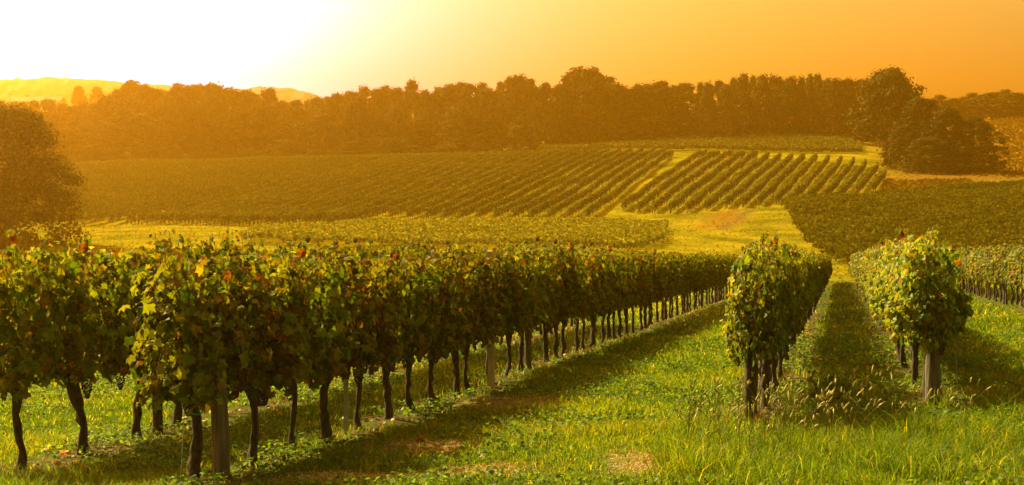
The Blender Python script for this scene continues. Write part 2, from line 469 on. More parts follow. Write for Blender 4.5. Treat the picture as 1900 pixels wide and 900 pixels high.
# ------------------------------------------------------------------ haze
zmin = float(GZ.min()) - 1.0
hv = np.array([(x, y, z) for z in (zmin, 72.0) for y in (-175, 1190) for x in (-1090, 1090)], float)
m_haze, n, out = new_mat('haze')
pv = n.nodes.new('ShaderNodeVolumePrincipled')
pv.inputs['Color'].default_value = (*HAZE_COLOR, 1)
pv.inputs['Density'].default_value = HAZE_DENSITY
pv.inputs['Anisotropy'].default_value = HAZE_ANISO
n.links.new(pv.outputs[0], out.inputs['Volume'])
haze = mesh_obj('haze', hv, [box(0, 0, 0, 1, 1, 1)[1]], m_haze)
tag(haze, kind='stuff')

# ------------------------------------------------------------------ leaves
_oa = [0, 22, 52, 78, 112, 150, 180, 210, 248, 282, 308, 338]
_or = [1.0, 0.68, 0.95, 0.60, 0.78, 0.62, 0.22, 0.62, 0.78, 0.60, 0.95, 0.68]
LEAF = np.array([(0, 0.0)] + [(r * math.sin(R(a)), r * math.cos(R(a))) for a, r in zip(_oa, _or)])
LEAF_F = np.array([(0, i + 1, (i + 1) % 12 + 1) for i in range(12)])
LEAF2 = np.array([(0, -0.35), (0.75, -0.45), (0.8, 0.35), (0.0, 1.0), (-0.8, 0.35), (-0.75, -0.45)])
LEAF2_F = np.array([(0, 1, 2), (0, 2, 3), (0, 3, 4), (0, 4, 5)])
QUAD = np.array([(-0.5, -0.5), (0.5, -0.6), (0.6, 0.5), (-0.4, 0.6)])
QUAD_F = np.array([(0, 1, 2, 3)])
def leaf_batch(P, N, T, size, col, tmpl=LEAF, tf=LEAF_F, curl=0.42, r=rng):
    N = norm(N); T = norm(T - (T * N).sum(-1, keepdims=True) * N); B = np.cross(T, N)
    n = len(P); m = len(tmpl)
    x = tmpl[:, 0][None, :]; y = tmpl[:, 1][None, :]
    cu = (curl * (0.4 + r.random((n, 1)) * 1.2)); fo = r.normal(0, 0.22, (n, 1))
    z = -cu * (x * x + y * y) + fo * np.abs(x) + 0.10 * r.normal(size=(n, m)) * (np.abs(x) + np.abs(y) > 0.3)
    V = P[:, None, :] + size[:, None, None] * (x[..., None] * B[:, None] + y[..., None] * T[:, None] + z[..., None] * N[:, None])
    Fc = (tf[None] + (np.arange(n) * m)[:, None, None]).reshape(-1, tf.shape[1])
    shade = 1 + 0.12 * r.normal(size=(n, 1, 1))
    Cc = np.broadcast_to(np.clip(col[:, None, :] * shade, 0.003, 0.9), (n, m, 3)).reshape(-1, 3)
    return V.reshape(-1, 3), Fc, Cc

PAL = np.array([(0.045, 0.085, 0.007), (0.085, 0.135, 0.008), (0.145, 0.185, 0.010), (0.21, 0.22, 0.012), (0.32, 0.25, 0.016), (0.23, 0.095, 0.008), (0.14, 0.045, 0.008), (0.09, 0.05, 0.012)])
def vine_cols(n, r, warm=0.0):
    p = np.array([0.22, 0.32, 0.25, 0.09, 0.022, 0.022, 0.020, 0.055])
    p[3:] *= 1 + 2.2 * warm; p /= p.sum()
    return PAL[r.choice(len(PAL), n, p=p)]

def make_foliage(seed, warm, detailed=True, dens=1.0, tone=1.0):
    r = np.random.default_rng(seed)
    P, Nn, T, Sz, Cl = [], [], [], [], []
    pr = Parts()
    def leaves_along(pts, k, sz, spread, w):
        shoot_c = vine_cols(1, r, w) * tone
        for q in pts:
            kk = max(1, int(round(k + r.normal(0, 0.6))))
            az = r.uniform(0, 2 * math.pi, kk)
            d = np.stack([0.55 * np.cos(az), np.sin(az) + 1.6 * np.sign(q[1] + r.normal(0, 0.06, kk)) * r.random(kk), r.normal(0, 0.25, kk)], -1)
            d = norm(d)
            P.append(q + d * r.uniform(0.03, spread, (kk, 1)))
            Nn.append(d + np.array([0, 0, 0.45]) + r.normal(0, 0.38, (kk, 3)))
            T.append(np.array([0, 0, -1.0]) + d * 0.45 + r.normal(0, 0.42, (kk, 3)))
            Sz.append(sz * r.uniform(0.5, 1.25, kk)); Cl.append(0.6 * vine_cols(kk, r, w) * tone + 0.4 * shoot_c)
    ns = int(15 * dens)
    for i in range(ns):
        x0 = -0.52 + 1.04 * (i + r.random()) / ns
        h = r.uniform(1.60, 1.78) + (0.11 if r.random() < 0.12 else 0)
        m = 17
        z = np.linspace(0.72, h, m)
        x = x0 + np.cumsum(r.normal(0, 0.022, m)); y = np.cumsum(r.normal(0, 0.036, m)) + r.normal(0, 0.05)
        y = np.clip(y, -0.2, 0.2)
        pts = np.stack([x, y, z], -1)
        w = warm + (0.9 if r.random() < 0.14 else 0)
        leaves_along(pts[:-1], 3.1, 0.058, 0.17, w)
        leaves_along(pts[-1:], 2, 0.045, 0.05, w + 0.4)
        V, Fq = tube(pts[::2], np.linspace(0.006, 0.003, len(pts[::2])), 4, cap=False)
        pr.add(V, Fq, (0.1, 0.05, 0.02), 1)
    for i in range(int(9 * dens)):            # drooping shoots on both flanks
        x0 = r.uniform(-0.5, 0.5); sd = r.choice([-1, 1]); m = 10
        z0 = r.uniform(1.0, 1.6); z1 = r.uniform(0.66, 0.98)
        k = np.linspace(0, 1, m)
        pts = np.stack([x0 + np.cumsum(r.normal(0, 0.025, m)), sd * (0.10 + 0.20 * np.sin(k * 2.2)) + r.normal(0, 0.02, m), z0 + (z1 - z0) * k], -1)
        leaves_along(pts, 3.2, 0.060, 0.12, warm)
    for i in range(int(4 * dens)):            # low tufts by the cordon
        x0 = r.uniform(-0.45, 0.45)
        pts = np.array([x0, 0, 0.75]) + r.normal(0, 1, (5, 3)) * (0.09, 0.09, 0.06)
        leaves_along(pts, 2.4, 0.062, 0.10, warm + 0.3)
    for sd in (-1, 1):                        # outer leaves overlapping like shingles
        m = int(66 * dens); zz = r.uniform(0.80, 1.70, m)
        P.append(np.stack([r.uniform(-0.53, 0.53, m), sd * (0.17 + 0.10 * np.sin((zz - 0.62) * 2.6) * r.uniform(0.6, 1.3, m)), zz], -1))
        Nn.append(np.array([0, sd * 1.0, 0.55]) + r.normal(0, 0.30, (m, 3))); T.append(np.array([0, sd * 0.3, -1.0]) + r.normal(0, 0.35, (m, 3)))
        Sz.append(0.064 * r.uniform(0.6, 1.2, m)); Cl.append(vine_cols(m, r, warm) * tone)
    P = np.concatenate(P); Nn = np.concatenate(Nn); T = np.concatenate(T); Sz = np.concatenate(Sz); Cl = np.concatenate(Cl)
    if detailed:
        V, Fc, Cc = leaf_batch(P, Nn, T, Sz, Cl, LEAF, LEAF_F, r=r)
    else:
        V, Fc, Cc = leaf_batch(P, Nn, T, Sz, Cl, LEAF2, LEAF2_F, r=r)
    pr.add(V, Fc, Cc, 0)
    return pr.build('foliage', [M_VINE, M_CANE], smooth=False, link=False)

def make_trunk(seed, thick=1.0):
    r = np.random.default_rng(seed)
    pr = Parts()
    m = 12
    z = np.linspace(-0.06, 0.74, m)
    lean = r.normal(0, 0.10); bow = r.normal(0, 0.06)
    k = np.linspace(0, 1, m)
    x = lean * (k - 0.0) + bow * np.sin(k * math.pi * 1.4) + np.cumsum(r.normal(0, 0.013, m)); x -= x[1]
    y = np.cumsum(r.normal(0, 0.012, m)); y -= y[1]
    rad = thick * (0.050 - 0.012 * np.sin(k * math.pi) + 0.016 * np.maximum(0, k - 0.7) / 0.3 + 0.018 * np.exp(-k * 9)) * (1 + 0.13 * r.normal(size=m))
    V, Fq = tube(np.stack([x, y, z], -1), rad, 10, 0.13, r)
    pr.add(V, Fq)
    for sd in (-1, 1):                        # cordon arms
        kk = np.linspace(0, 1, 7)
        px_ = x[-2] + sd * 0.46 * kk; pz_ = 0.70 + 0.06 * np.sin(kk * 2.4) + np.cumsum(r.normal(0, 0.008, 7)); py_ = y[-2] + np.cumsum(r.normal(0, 0.012, 7))
        V, Fq = tube(np.stack([px_, py_, pz_], -1), thick * np.linspace(0.034, 0.014, 7), 8, 0.15, r)
        pr.add(V, Fq)
    return pr.build('trunk', [M_BARK], smooth=True, link=False)

_ico = None
def ico():
    global _ico
    if _ico is None:
        p = (1 + 5 ** 0.5) / 2
        V = norm(np.array([(-1, p, 0), (1, p, 0), (-1, -p, 0), (1, -p, 0), (0, -1, p), (0, 1, p), (0, -1, -p), (0, 1, -p), (p, 0, -1), (p, 0, 1), (-p, 0, -1), (-p, 0, 1)]))
        Fc = [(0, 11, 5), (0, 5, 1), (0, 1, 7), (0, 7, 10), (0, 10, 11), (1, 5, 9), (5, 11, 4), (11, 10, 2), (10, 7, 6), (7, 1, 8), (3, 9, 4), (3, 4, 2), (3, 2, 6), (3, 6, 8), (3, 8, 9), (4, 9, 5), (2, 4, 11), (6, 2, 10), (8, 6, 7), (9, 8, 1)]
        V = list(map(tuple, V)); F2 = []; cache = {}
        def mid(a, b):
            k = (min(a, b), max(a, b))
            if k not in cache:
                q = np.array(V[a]) + np.array(V[b]); V.append(tuple(q / np.linalg.norm(q))); cache[k] = len(V) - 1
            return cache[k]
        for a, b_, c in Fc:
            ab, bc, ca = mid(a, b_), mid(b_, c), mid(c, a)
            F2 += [(a, ab, ca), (b_, bc, ab), (c, ca, bc), (ab, bc, ca)]
        _ico = (np.array(V), np.array(F2))
    return _ico
def make_grapes(seed):
    r = np.random.default_rng(seed); pr = Parts(); V0, F0 = ico()
    nber = 46
    for i in range(nber):
        k = (i + 0.5) / nber
        rr = 0.052 * (1 - k) ** 0.6 * (0.7 + 0.3 * r.random()) + 0.006
        a = i * 2.4
        pr.add(V0 * r.uniform(0.0095, 0.0125) + (rr * math.cos(a), rr * math.sin(a), -0.02 - 0.16 * k), F0)
    V, Fq = tube([(0, 0, 0.06), (0.004, 0, 0.0), (0, 0, -0.15)], [0.004, 0.004, 0.002], 5); pr.add(V, Fq, None, 1)
    return pr.build('grape_cluster', [M_GRAPE, M_CANE], smooth=True, link=False)

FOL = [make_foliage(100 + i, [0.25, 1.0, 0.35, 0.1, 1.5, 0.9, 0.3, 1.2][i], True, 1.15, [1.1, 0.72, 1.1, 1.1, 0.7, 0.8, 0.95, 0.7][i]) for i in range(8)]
FOLFAR = [make_foliage(200 + i, [0.3, 0.5, 0.35, 0.8, 0.2][i], False, 1.0, 0.74) for i in range(5)]  # lowered tone puts shade of the distant rows into the leaf colour
TRK = [make_trunk(300 + i, [1.0, 0.85, 1.1, 0.8, 0.95, 1.2][i]) for i in range(6)]
GRP = [make_grapes(400 + i) for i in range(3)]

ORD = 'first second third fourth fifth sixth seventh eighth ninth tenth eleventh twelfth thirteenth fourteenth fifteenth sixteenth seventeenth eighteenth nineteenth twentieth'.split()
TENS = {2: 'twenty', 3: 'thirty', 4: 'forty', 5: 'fifty', 6: 'sixty', 7: 'seventy', 8: 'eighty'}
def ordinal(i):                                # 1-based
    if i <= 20: return ORD[i - 1]
    if i % 10 == 0: return TENS[i // 10][:-1] + 'ieth'
    return TENS[i // 10] + '-' + ORD[i % 10 - 1]

ROW_INFO = [
    ('far left row behind the long row', 'vines of the row behind the long left row'),
    ('long left row', 'vines of the long left row'),
    ('narrow row left of the grassy aisle', 'vines of the row left of the aisle'),
    ('sunlit row right of the grassy aisle', 'vines of the row right of the aisle'),
    ('row at the right edge', 'vines of the row at the right edge'),
]
ROW_RZ = math.atan2(RY, RX)                    # local X along the row
vr = np.random.default_rng(77)
def place_vine(ri, s, t, i, look=None):
    x, y = xy(s, t)
    root = empty('grapevine', (x, y, gz(x, y)), ROW_RZ + (math.pi if vr.random() < 0.5 else 0))
    near = s < 34
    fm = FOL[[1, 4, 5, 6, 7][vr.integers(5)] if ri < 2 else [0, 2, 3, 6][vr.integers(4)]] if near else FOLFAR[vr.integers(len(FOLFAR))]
    zs = [1.03, 0.935 + 0.05 * min(1, max(0, (s - 9) / 10)), 0.91, 0.94, 0.97][ri]
    sc = (vr.uniform(0.98, 1.1), vr.uniform(0.92, 1.08) * [1, 1, 0.68, 0.92, 1][ri], zs * vr.uniform(0.965, 1.03))
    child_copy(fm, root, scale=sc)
    child_copy(TRK[vr.integers(len(TRK))], root, scale=(vr.uniform(0.85, 1.1), vr.uniform(0.65, 1.0), 1))
    if s < 26:
        for g_ in range(vr.integers(1, 4 if s < 16 else 3)):
            child_copy(GRP[vr.integers(3)], root, loc=(vr.uniform(-0.4, 0.4), vr.uniform(-0.12, 0.12), vr.uniform(0.62, 0.73)), rot=(0, 0, vr.uniform(0, 6)), scale=[vr.uniform(0.7, 1.05)] * 3)
    where, grp = ROW_INFO[ri]
    lim = [8, 30, 6, 6, 0][ri]
    if i <= lim:
        if ri == 0: lab = '%s leafy vine counted from the left in the row behind the long row' % ordinal(i)
        elif ri == 1: lab = '%s leafy vine from the thick end post in the long left row' % ordinal(i)
        elif ri == 2: lab = '%s vine from the near end of the narrow row left of the aisle' % ordinal(i)
        else: lab = '%s vine from the leaning end post in the sunlit row right of the aisle' % ordinal(i)
    else:
        lab = {0: 'vine hidden behind the long row, only its dark trunk showing', 1: 'distant leafy vine at the receding far end of the long left row',
               2: 'receding yellow green vine further down the narrow row left of the aisle', 3: 'receding sunlit vine further down the row right of the aisle',
               4: 'dark green vine in the row at the right edge beyond the grass strip'}[ri]
    tag(root, lab, 'grapevine', grp)
    return root

for ri, (t0, s0, s1) in enumerate(ROWS):
    s = s0 + 0.1; i = 1
    while s < s1:
        first = {1: [(9.35, -4.58), (10.1, -4.45), (10.8, -4.40), (11.6, -4.42), (12.5, -4.43), (13.4, -4.43), (14.2, -4.43)],
                 0: [(9.85, -6.33), (10.84, -6.35), (11.78, -6.35), (12.62, -6.35)]}.get(ri, [])
        if i <= len(first):
            s = first[i - 1][0]; place_vine(ri, s, first[i - 1][1], i)
        else:
            place_vine(ri, s + vr.normal(0, 0.05), t0 + vr.normal(0, 0.03), i)
        s += [0.95, 0.86, 0.96, 0.96, 0.96][ri]
        i += 1

# ------------------------------------------------------------------ posts and wires
def post(name, s, t, h, r0, r1, mat, label, lean=(0, 0), sides=12, square=False):
    x, y = xy(s, t)
    r = np.random.default_rng(int(s * 100))
    z = np.array([-0.1, 0.05, h * 0.4, h * 0.8, h - 0.01, h])
    pts = np.stack([lean[0] * z, lean[1] * z, z], -1)
    rad = np.interp(z, [0, h], [r0, r1]); rad[-1] *= 0.85
    V, Fq = tube(pts, rad, 4 if square else sides, 0 if square else 0.04, r)
    o = mesh_obj(name, V, [Fq], mat, smooth=not square)
    o.location = (x, y, gz(x, y)); o.rotation_euler = (0, 0, ROW_RZ + (math.pi / 4 if square else 0))
    tag(o, label, 'post')
    return o
post('wooden_post', 9.33, -4.36, 0.82, 0.064, 0.056, M_POST, 'thick grey wooden end post of the long left row', (0.01, 0.02))
def stake(s, t, h, label, mat):
    x, y = xy(s, t); pr = Parts()
    for (cx, cy, sx, sy) in ((0, 0, 0.036, 0.004), (-0.016, 0.013, 0.004, 0.022), (0.016, 0.013, 0.004, 0.022)):
        V, Fq = box(cx, cy, h / 2 - 0.05, sx, sy, h + 0.1); pr.add(V, Fq)
    for k in range(8):
        V, Fq = box(0, -0.006, 0.2 + k * 0.17, 0.012, 0.012, 0.02); pr.add(V, Fq)
    o = pr.build('metal_stake', [mat]); o.location = (x, y, gz(x, y)); o.rotation_euler = (0, 0, -0.2)
    tag(o, label, 'post'); return o
stake(12.12, -4.42, 1.66, 'grey galvanised metal stake among the trunks of the long left row', M_STEEL)
post('wooden_post', 17.3, -4.33, 1.75, 0.055, 0.055, M_PALEPOST, 'pale square wooden post halfway along the long left row', (0.0, 0.01), square=True)
post('wooden_post', 19.6, -4.36, 1.7, 0.05, 0.048, M_POST, 'small round wooden post further along the long left row', (0.0, 0.0))
post('wooden_post', 14.2, 0.91, 1.0, 0.085, 0.055, M_POST, 'stout leaning wooden end post of the sunlit row right of the aisle', (0.07, 0.02))
post('wooden_post', 12.85, -0.78, 1.0, 0.060, 0.05, M_BARK, 'dark rough end post of the narrow row left of the aisle', (0.02, 0.0))
post('wooden_post', 12.15, -6.33, 1.5, 0.05, 0.045, M_BARK, 'slim dark wooden post in the row behind the long left row')

def wire(pts, label, rad=0.0016, mat=None, sides=4):
    V, Fq = tube(pts, [rad] * len(pts), sides)
    o = mesh_obj('trellis_wire', V, [Fq], mat or M_STEEL); tag(o, label, 'wire', 'trellis wires of the vine rows'); return o
for ri, (t0, s0, s1) in enumerate(ROWS[:4]):
    pts = []
    for s in np.arange(s0, min(s1, 40), 1.5):
        x, y = xy(s, t0 + 0.02); pts.append((x, y, gz(x, y) + 0.62))
    wire(pts, 'thin steel trellis wire at trunk height in the ' + ROW_INFO[ri][0])
x, y = xy(9.27, -4.60); x2, y2 = xy(9.2, -4.62)
wire([(x2, y2, gz(x2, y2)), (x, y, gz(x, y) + 0.75)], 'thin guy wire dropping to the grass at the end of the long left row', 0.003)
x, y = xy(14.1, 1.08); x2, y2 = xy(14.0, 1.13)
wire([(x2, y2, gz(x2, y2)), (x, y, gz(x, y) + 0.8)], 'thin guy wire beside the leaning end post right of the aisle', 0.003)
a = np.linspace(0, 2 * math.pi, 15)
x, y = xy(9.35, -4.58)
V, Fq = tube(np.stack([0.062 * np.cos(a), 0.062 * np.sin(a), 0.50 + 0.01 * np.sin(2 * a)], -1), [0.005] * 15, 5, cap=False)
o = mesh_obj('cord_tie', V, [Fq], M_TIE, smooth=True); o.location = (x, y, gz(x, y)); tag(o, 'turquoise cord tied round the first trunk of the long left row', 'cord')

# ------------------------------------------------------------------ far vine rows
AZF = R(14.2)
FX, FY = math.sin(AZF), math.cos(AZF)
def hedge(r, line, height, width, per_m, leaf, low=0.35, tint_=1.0, yellow=0.3):
    """leaf clumps of one clipped row along line [(x,y),...] -> V,F,C"""
    line = np.asarray(line, float)
    seg = np.linalg.norm(np.diff(line, axis=0), axis=1); Ls = np.concatenate([[0], np.cumsum(seg)])
    n = max(8, int(Ls[-1] * per_m))
    u = r.random(n) * Ls[-1]
    x = np.interp(u, Ls, line[:, 0]); y = np.interp(u, Ls, line[:, 1])
    d = norm(np.stack([np.interp(u + 0.3, Ls, line[:, 0]) - np.interp(u - 0.3, Ls, line[:, 0]), np.interp(u + 0.3, Ls, line[:, 1]) - np.interp(u - 0.3, Ls, line[:, 1])], -1))
    px_, py_ = d[:, 1], -d[:, 0]
    gap = vnoise(u * 1.05, np.full_like(u, r.random() * 99), 5)
    h = height * (0.86 + 0.2 * vnoise(u * 0.9, np.full_like(u, r.random() * 99), 6)) + 0.05 * r.normal(size=n)
    lo = low + 0.25 * (gap < 0.35)
    q = r.random(n) ** 0.75
    z = lo + (h - lo) * q
    sd = r.choice([-1, 1], n)
    off = sd * width * 0.5 * (0.55 + 0.6 * r.random(n)) * np.where(q > 0.9, r.random(n), 1)
    X = x + px_ * off; Y = y + py_ * off
    P = np.stack([X, Y, ground_z(x, y) + z], -1)
    N = np.stack([px_ * sd, py_ * sd, np.full(n, 0.35)], -1) + r.normal(0, 0.32, (n, 3))
    T = np.array([0, 0, -1.0]) + r.normal(0, 0.5, (n, 3))
    base = np.where((r.random(n) < yellow)[:, None], np.array([0.15, 0.14, 0.02]), np.array([0.075, 0.085, 0.014]))
    base = base * tint_ * r.uniform(0.6, 1.35, (n, 1))
    return leaf_batch(P, N, T, leaf * r.uniform(0.7, 1.3, n), base, QUAD, QUAD_F, 0.3, r)

def stems(r, line, step=1.0):
    line = np.asarray(line, float)
    seg = np.linalg.norm(np.diff(line, axis=0), axis=1); Ls = np.concatenate([[0], np.cumsum(seg)])
    Vs, Fs = [], []; n = 0
    for u in np.arange(0.2, Ls[-1], step):
        x = np.interp(u, Ls, line[:, 0]) + r.normal(0, 0.04); y = np.interp(u, Ls, line[:, 1])
        V, Fq = box(x, y, gz(x, y) + 0.3, 0.09, 0.09, 0.75); Vs.append(V); Fs.append(Fq + n); n += 8
    return np.concatenate(Vs), np.concatenate(Fs)

def far_row(r, bot, top, label, group, trunks=True):
    bx, by = bot; tx, ty = top
    root = empty('vine_row', (bx, by, gz(bx, by)))
    k = np.linspace(0, 1, 12)
    line = np.stack([bx + (tx - bx) * k, by + (ty - by) * k], -1)
    V, Fc, Cc = hedge(r, line, 1.45, 0.46, 95, 0.155, 0.40)
    off = np.array(root.location)
    pr = Parts(); pr.add(V - off, Fc, Cc, 0)
    V, Fq = stems(r, line, 1.1); pr.add(V - off, Fq, None, 1)
    pr.build('foliage', [M_VINEFAR, M_BARK], root)
    tag(root, label, 'vine row', group)

fr = np.random.default_rng(5)
# striped block right of the track: sixteen rows, near ends at these photo columns
near_px = [1155, 1183, 1211, 1242, 1274, 1310, 1345, 1378, 1408, 1440, 1469, 1499, 1529, 1559, 1589, 1620]
near_py = [393, 397, 397, 397, 396, 392, 388, 386, 383, 380, 377, 374, 371, 368, 364, 356]
top_px = [1310, 1334, 1358, 1381, 1404, 1426, 1448, 1470, 1492, 1515, 1538, 1561, 1584, 1606, 1628, 1642]
top_py = [290, 291, 292, 293, 294, 295, 296, 297, 298, 299, 301, 303, 306, 310, 316, 330]
for i in range(16):
    b0 = march(near_px[i], near_py[i], 140); t1 = march(top_px[i], top_py[i], 170)
    far_row(fr, b0, t1, '%s striped vine row right of the grassy track on the far slope' % ordinal(i + 1), 'striped vine rows right of the track')

# left block: rows in plan, same direction, from the valley edge to the crest
def clip_row(t, y0, y1):
    pass
b_right = march(1085, 410, 140); t_right = march(1248, 291, 170)
dirv = np.array(t_right) - np.array(b_right); dirv /= np.linalg.norm(dirv)
perp = np.array([-dirv[1], dirv[0]])          # to the left
Lrow = np.linalg.norm(np.array(t_right) - np.array(b_right))
mass_l = Parts()
for i in range(52):
    o0 = np.array(b_right) + perp * 2.25 * i
    # near end follows the meadow edge
    ys_ = np.linspace(120, 300, 400)
    k = (ys_ - o0[1]) / dirv[1]; xs_ = o0[0] + dirv[0] * k
    pxl, pyl = project(xs_, ys_, ground_z(xs_, ys_))
    edge = np.interp(pxl, [-400, 0, 90, 300, 500, 640, 720, 1085], [430, 424, 419, 418, 422, 418, 405, 410])
    ok = np.where((pyl < edge) & (ys_ < 286))[0]
    if len(ok) < 10: continue
    p0 = (xs_[ok[0]], ys_[ok[0]]); p1 = (xs_[ok[-1]], ys_[ok[-1]])
    if i == 0: p1 = t_right
    if i < 26:
        far_row(fr, p0, p1, '%s vine row left of the grassy track on the far slope' % ordinal(i + 1), 'vine rows left of the track')
    else:
        kk = np.linspace(0, 1, 12)
        line = np.stack([p0[0] + (p1[0] - p0[0]) * kk, p0[1] + (p1[1] - p0[1]) * kk], -1)
        V, Fc, Cc = hedge(fr, line, 1.45, 0.46, 95, 0.155, 0.40); mass_l.add(V, Fc, Cc)
o = mass_l.build('vineyard', [M_VINEFAR]); tag(o, 'hazy mass of vines on the left of the far slope behind the big tree', 'vineyard', None, 'stuff')

def vine_block(poly_px, d0, rows_dir_px, spacing, height, per_m, leaf, label, tint_=1.0, yellow=0.3, width=1.0):
    """transverse rows filling the ground area outlined in the photo"""
    pts = np.array([march(px, py, d0) for px, py in poly_px])
    a = np.array(march(*rows_dir_px[0], d0)); b_ = np.array(march(*rows_dir_px[1], d0))
    d = norm(b_ - a); p = np.array([-d[1], d[0]])
    q = pts @ p; u = pts @ d
    pr = Parts()
    for c in np.arange(q.min() + 0.3, q.max(), spacing):
        # crossing of the line with the polygon
        us = []
        for i in range(len(pts)):
            j = (i + 1) % len(pts)
            if (q[i] - c) * (q[j] - c) < 0:
                f = (c - q[i]) / (q[j] - q[i]); us.append(u[i] + f * (u[j] - u[i]))
        us.sort()
        for k in range(0, len(us) - 1, 2):
            if us[k + 1] - us[k] < 2: continue
            kk = np.linspace(us[k], us[k + 1], 40)
            line = kk[:, None] * d + c * p
            V, Fc, Cc = hedge(fr, line, height, width, per_m, leaf, 0.45, tint_, yellow); pr.add(V, Fc, Cc)
    o = pr.build('vineyard', [M_VINEFAR]); tag(o, label, 'vineyard', None, 'stuff')
    return o
vine_block([(1452, 386), (1560, 377), (1700, 362), (1905, 352), (2150, 352), (2150, 500), (1840, 494), (1700, 494), (1570, 496), (1500, 462)], 100,
           [(1500, 400), (1800, 380)], 2.4, 1.5, 85, 0.19, 'dense dark green vine field filling the slope at the right', 0.8, 0.3)
vine_block([(1238, 424), (1234, 450), (1190, 470), (700, 464), (440, 452), (470, 436), (700, 421), (900, 419), (1100, 420)], 112,
           [(700, 440), (1200, 440)], 2.0, 1.05, 75, 0.17, 'low yellow green vine plot on the valley floor just above the long row', 1.6, 0.6)
vine_block([(1000, 283), (1140, 280), (1600, 287), (1595, 270), (1560, 258), (1250, 262), (1000, 278)], 276,
           [(1200, 280), (1590, 282)], 2.2, 1.4, 60, 0.26, 'thin band of vines on the plateau below the dark wood', 1.35, 0.4)

# ------------------------------------------------------------------ trees
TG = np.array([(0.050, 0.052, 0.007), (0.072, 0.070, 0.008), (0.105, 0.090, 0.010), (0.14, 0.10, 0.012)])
def crown_mesh(seed, H, W, z0, nclump, per, leaf, pointy=0.0, tone=0.8, cf=1.0):
    r = np.random.default_rng(seed)
    P, N, Cl = [], [], []
    for i in range(nclump):
        k = r.random() ** 0.8
        zc = z0 + (H - z0) * k
        env = (math.sin(math.pi * min(1, 0.16 + 0.84 * k) ** (0.75)) ** 0.6) * (1 - pointy * k) + 0.12
        a = r.uniform(0, 2 * math.pi); env *= 0.74 + 0.55 * float(vnoise(np.array([a * 1.3 + seed]), np.array([k * 4.0]), seed)[0]); rr = W * 0.5 * env * math.sqrt(r.uniform(0.25, 1.0)) * r.uniform(0.8, 1.15)
        c = np.array([rr * math.cos(a), rr * math.sin(a), zc])
        cr = W * r.uniform(0.09, 0.17) * cf
        m = int(per * r.uniform(0.6, 1.3))
        d = norm(r.normal(size=(m, 3))); rad = cr * r.random((m, 1)) ** 0.45 * (1 + 0.25 * r.normal(size=(m, 1)))
        q = c + d * rad * (1.15, 1.15, 0.85)
        if i % 6 == 0 and k < 0.8: q = c + (q - c) * (0.6, 0.6, 1.6)          # upright sprays break the outline
        P.append(q); N.append(1.3 * d + np.array([0, 0, 0.4]) + r.normal(0, 0.2, (m, 3)))
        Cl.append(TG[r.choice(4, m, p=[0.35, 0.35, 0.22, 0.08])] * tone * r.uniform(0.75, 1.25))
    P = np.concatenate(P); N = np.concatenate(N); Cl = np.concatenate(Cl)
    P[:, 2] = np.maximum(P[:, 2], z0 * 0.5)
    n_ = len(P)
    V, Fc, Cc = leaf_batch(P, N, r.normal(size=(n_, 3)) + (0, 0, -0.6), leaf * r.uniform(0.6, 1.35, n_), Cl, QUAD, QUAD_F, 0.3, r)
    return mesh_obj('crown', V, [Fc], M_TREE, None, Cc, link=False)
def trunk_mesh(seed, H, W, z0, rad):
    r = np.random.default_rng(seed); pr = Parts()
    k = np.linspace(0, 1, 9)
    pts = np.stack([np.cumsum(r.normal(0, 0.03 * W * 0.3, 9)), np.cumsum(r.normal(0, 0.03 * W * 0.3, 9)), -0.4 + (H * 0.88 + 0.4) * k], -1); pts[:, :2] -= pts[0, :2]
    V, Fq = tube(pts, rad * (1 - 0.9 * k) + 0.03, 9, 0.06, r); pr.add(V, Fq)
    for i in range(11):
        kk = r.uniform(0.16, 0.8); b0 = np.array([np.interp(kk, k, pts[:, j]) for j in range(3)])
        a = r.uniform(0, 2 * math.pi); ln = W * 0.42 * (1.1 - kk) * r.uniform(0.7, 1.2)
        d = np.array([math.cos(a), math.sin(a), r.uniform(0.3, 0.9)])
        q = np.linspace(0, 1, 5)[:, None]
        bp_ = b0 + d * ln * q + np.array([0, 0, 0.15 * ln]) * q ** 2
        V, Fq = tube(bp_, np.linspace(rad * 0.42 * (1.1 - kk), 0.02, 5), 6, 0.05, r); pr.add(V, Fq)
    return pr.build('trunk', [M_TREEBARK], smooth=True, link=False)

def tree(name, px, D, base_py, top_py, width_px, crown, trunk, H0, W0, label, cat='tree', group=None, rz=0.0):
    """crown/trunk meshes modelled H0 tall and W0 wide, scaled to the photo"""
    x = (px - 950) / F_PX * D
    z = gz(x, D) if base_py is None else min(gz(x, D), pix(px, base_py, D).z)
    z = gz(x, D)
    H = pix(px, top_py, D).z - z
    root = empty(name, (x, D, z), rz)
    sw = (width_px / F_PX * D) / W0; sh = H / H0
    child_copy(trunk, root, scale=(sw, sw, sh)); child_copy(crown, root, scale=(sw, sw, sh))
    tag(root, label, cat, group)
    return root

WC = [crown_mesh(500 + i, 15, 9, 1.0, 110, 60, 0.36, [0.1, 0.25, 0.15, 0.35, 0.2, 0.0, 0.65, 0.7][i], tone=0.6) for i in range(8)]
WT = [trunk_mesh(600 + i, 15, 9, 1.2, 0.28) for i in range(3)]
tr = np.random.default_rng(9)
TOPS = np.array([(-200, 185), (0, 196), (60, 190), (120, 192), (180, 183), (240, 164), (300, 168), (380, 157), (430, 163), (480, 176), (540, 188), (600, 180), (680, 164), (740, 163), (790, 170), (830, 152), (870, 166), (930, 155), (980, 150), (1040, 154), (1085, 134), (1120, 140), (1150, 164), (1210, 156), (1260, 160), (1330, 154), (1390, 147), (1440, 143), (1500, 140), (1560, 146), (1600, 148), (1650, 150), (1700, 174), (1760, 182), (1800, 174), (1860, 170), (1900, 180), (2100, 175)])
GW = 'trees of the wood along the skyline'
px_ = -160.0
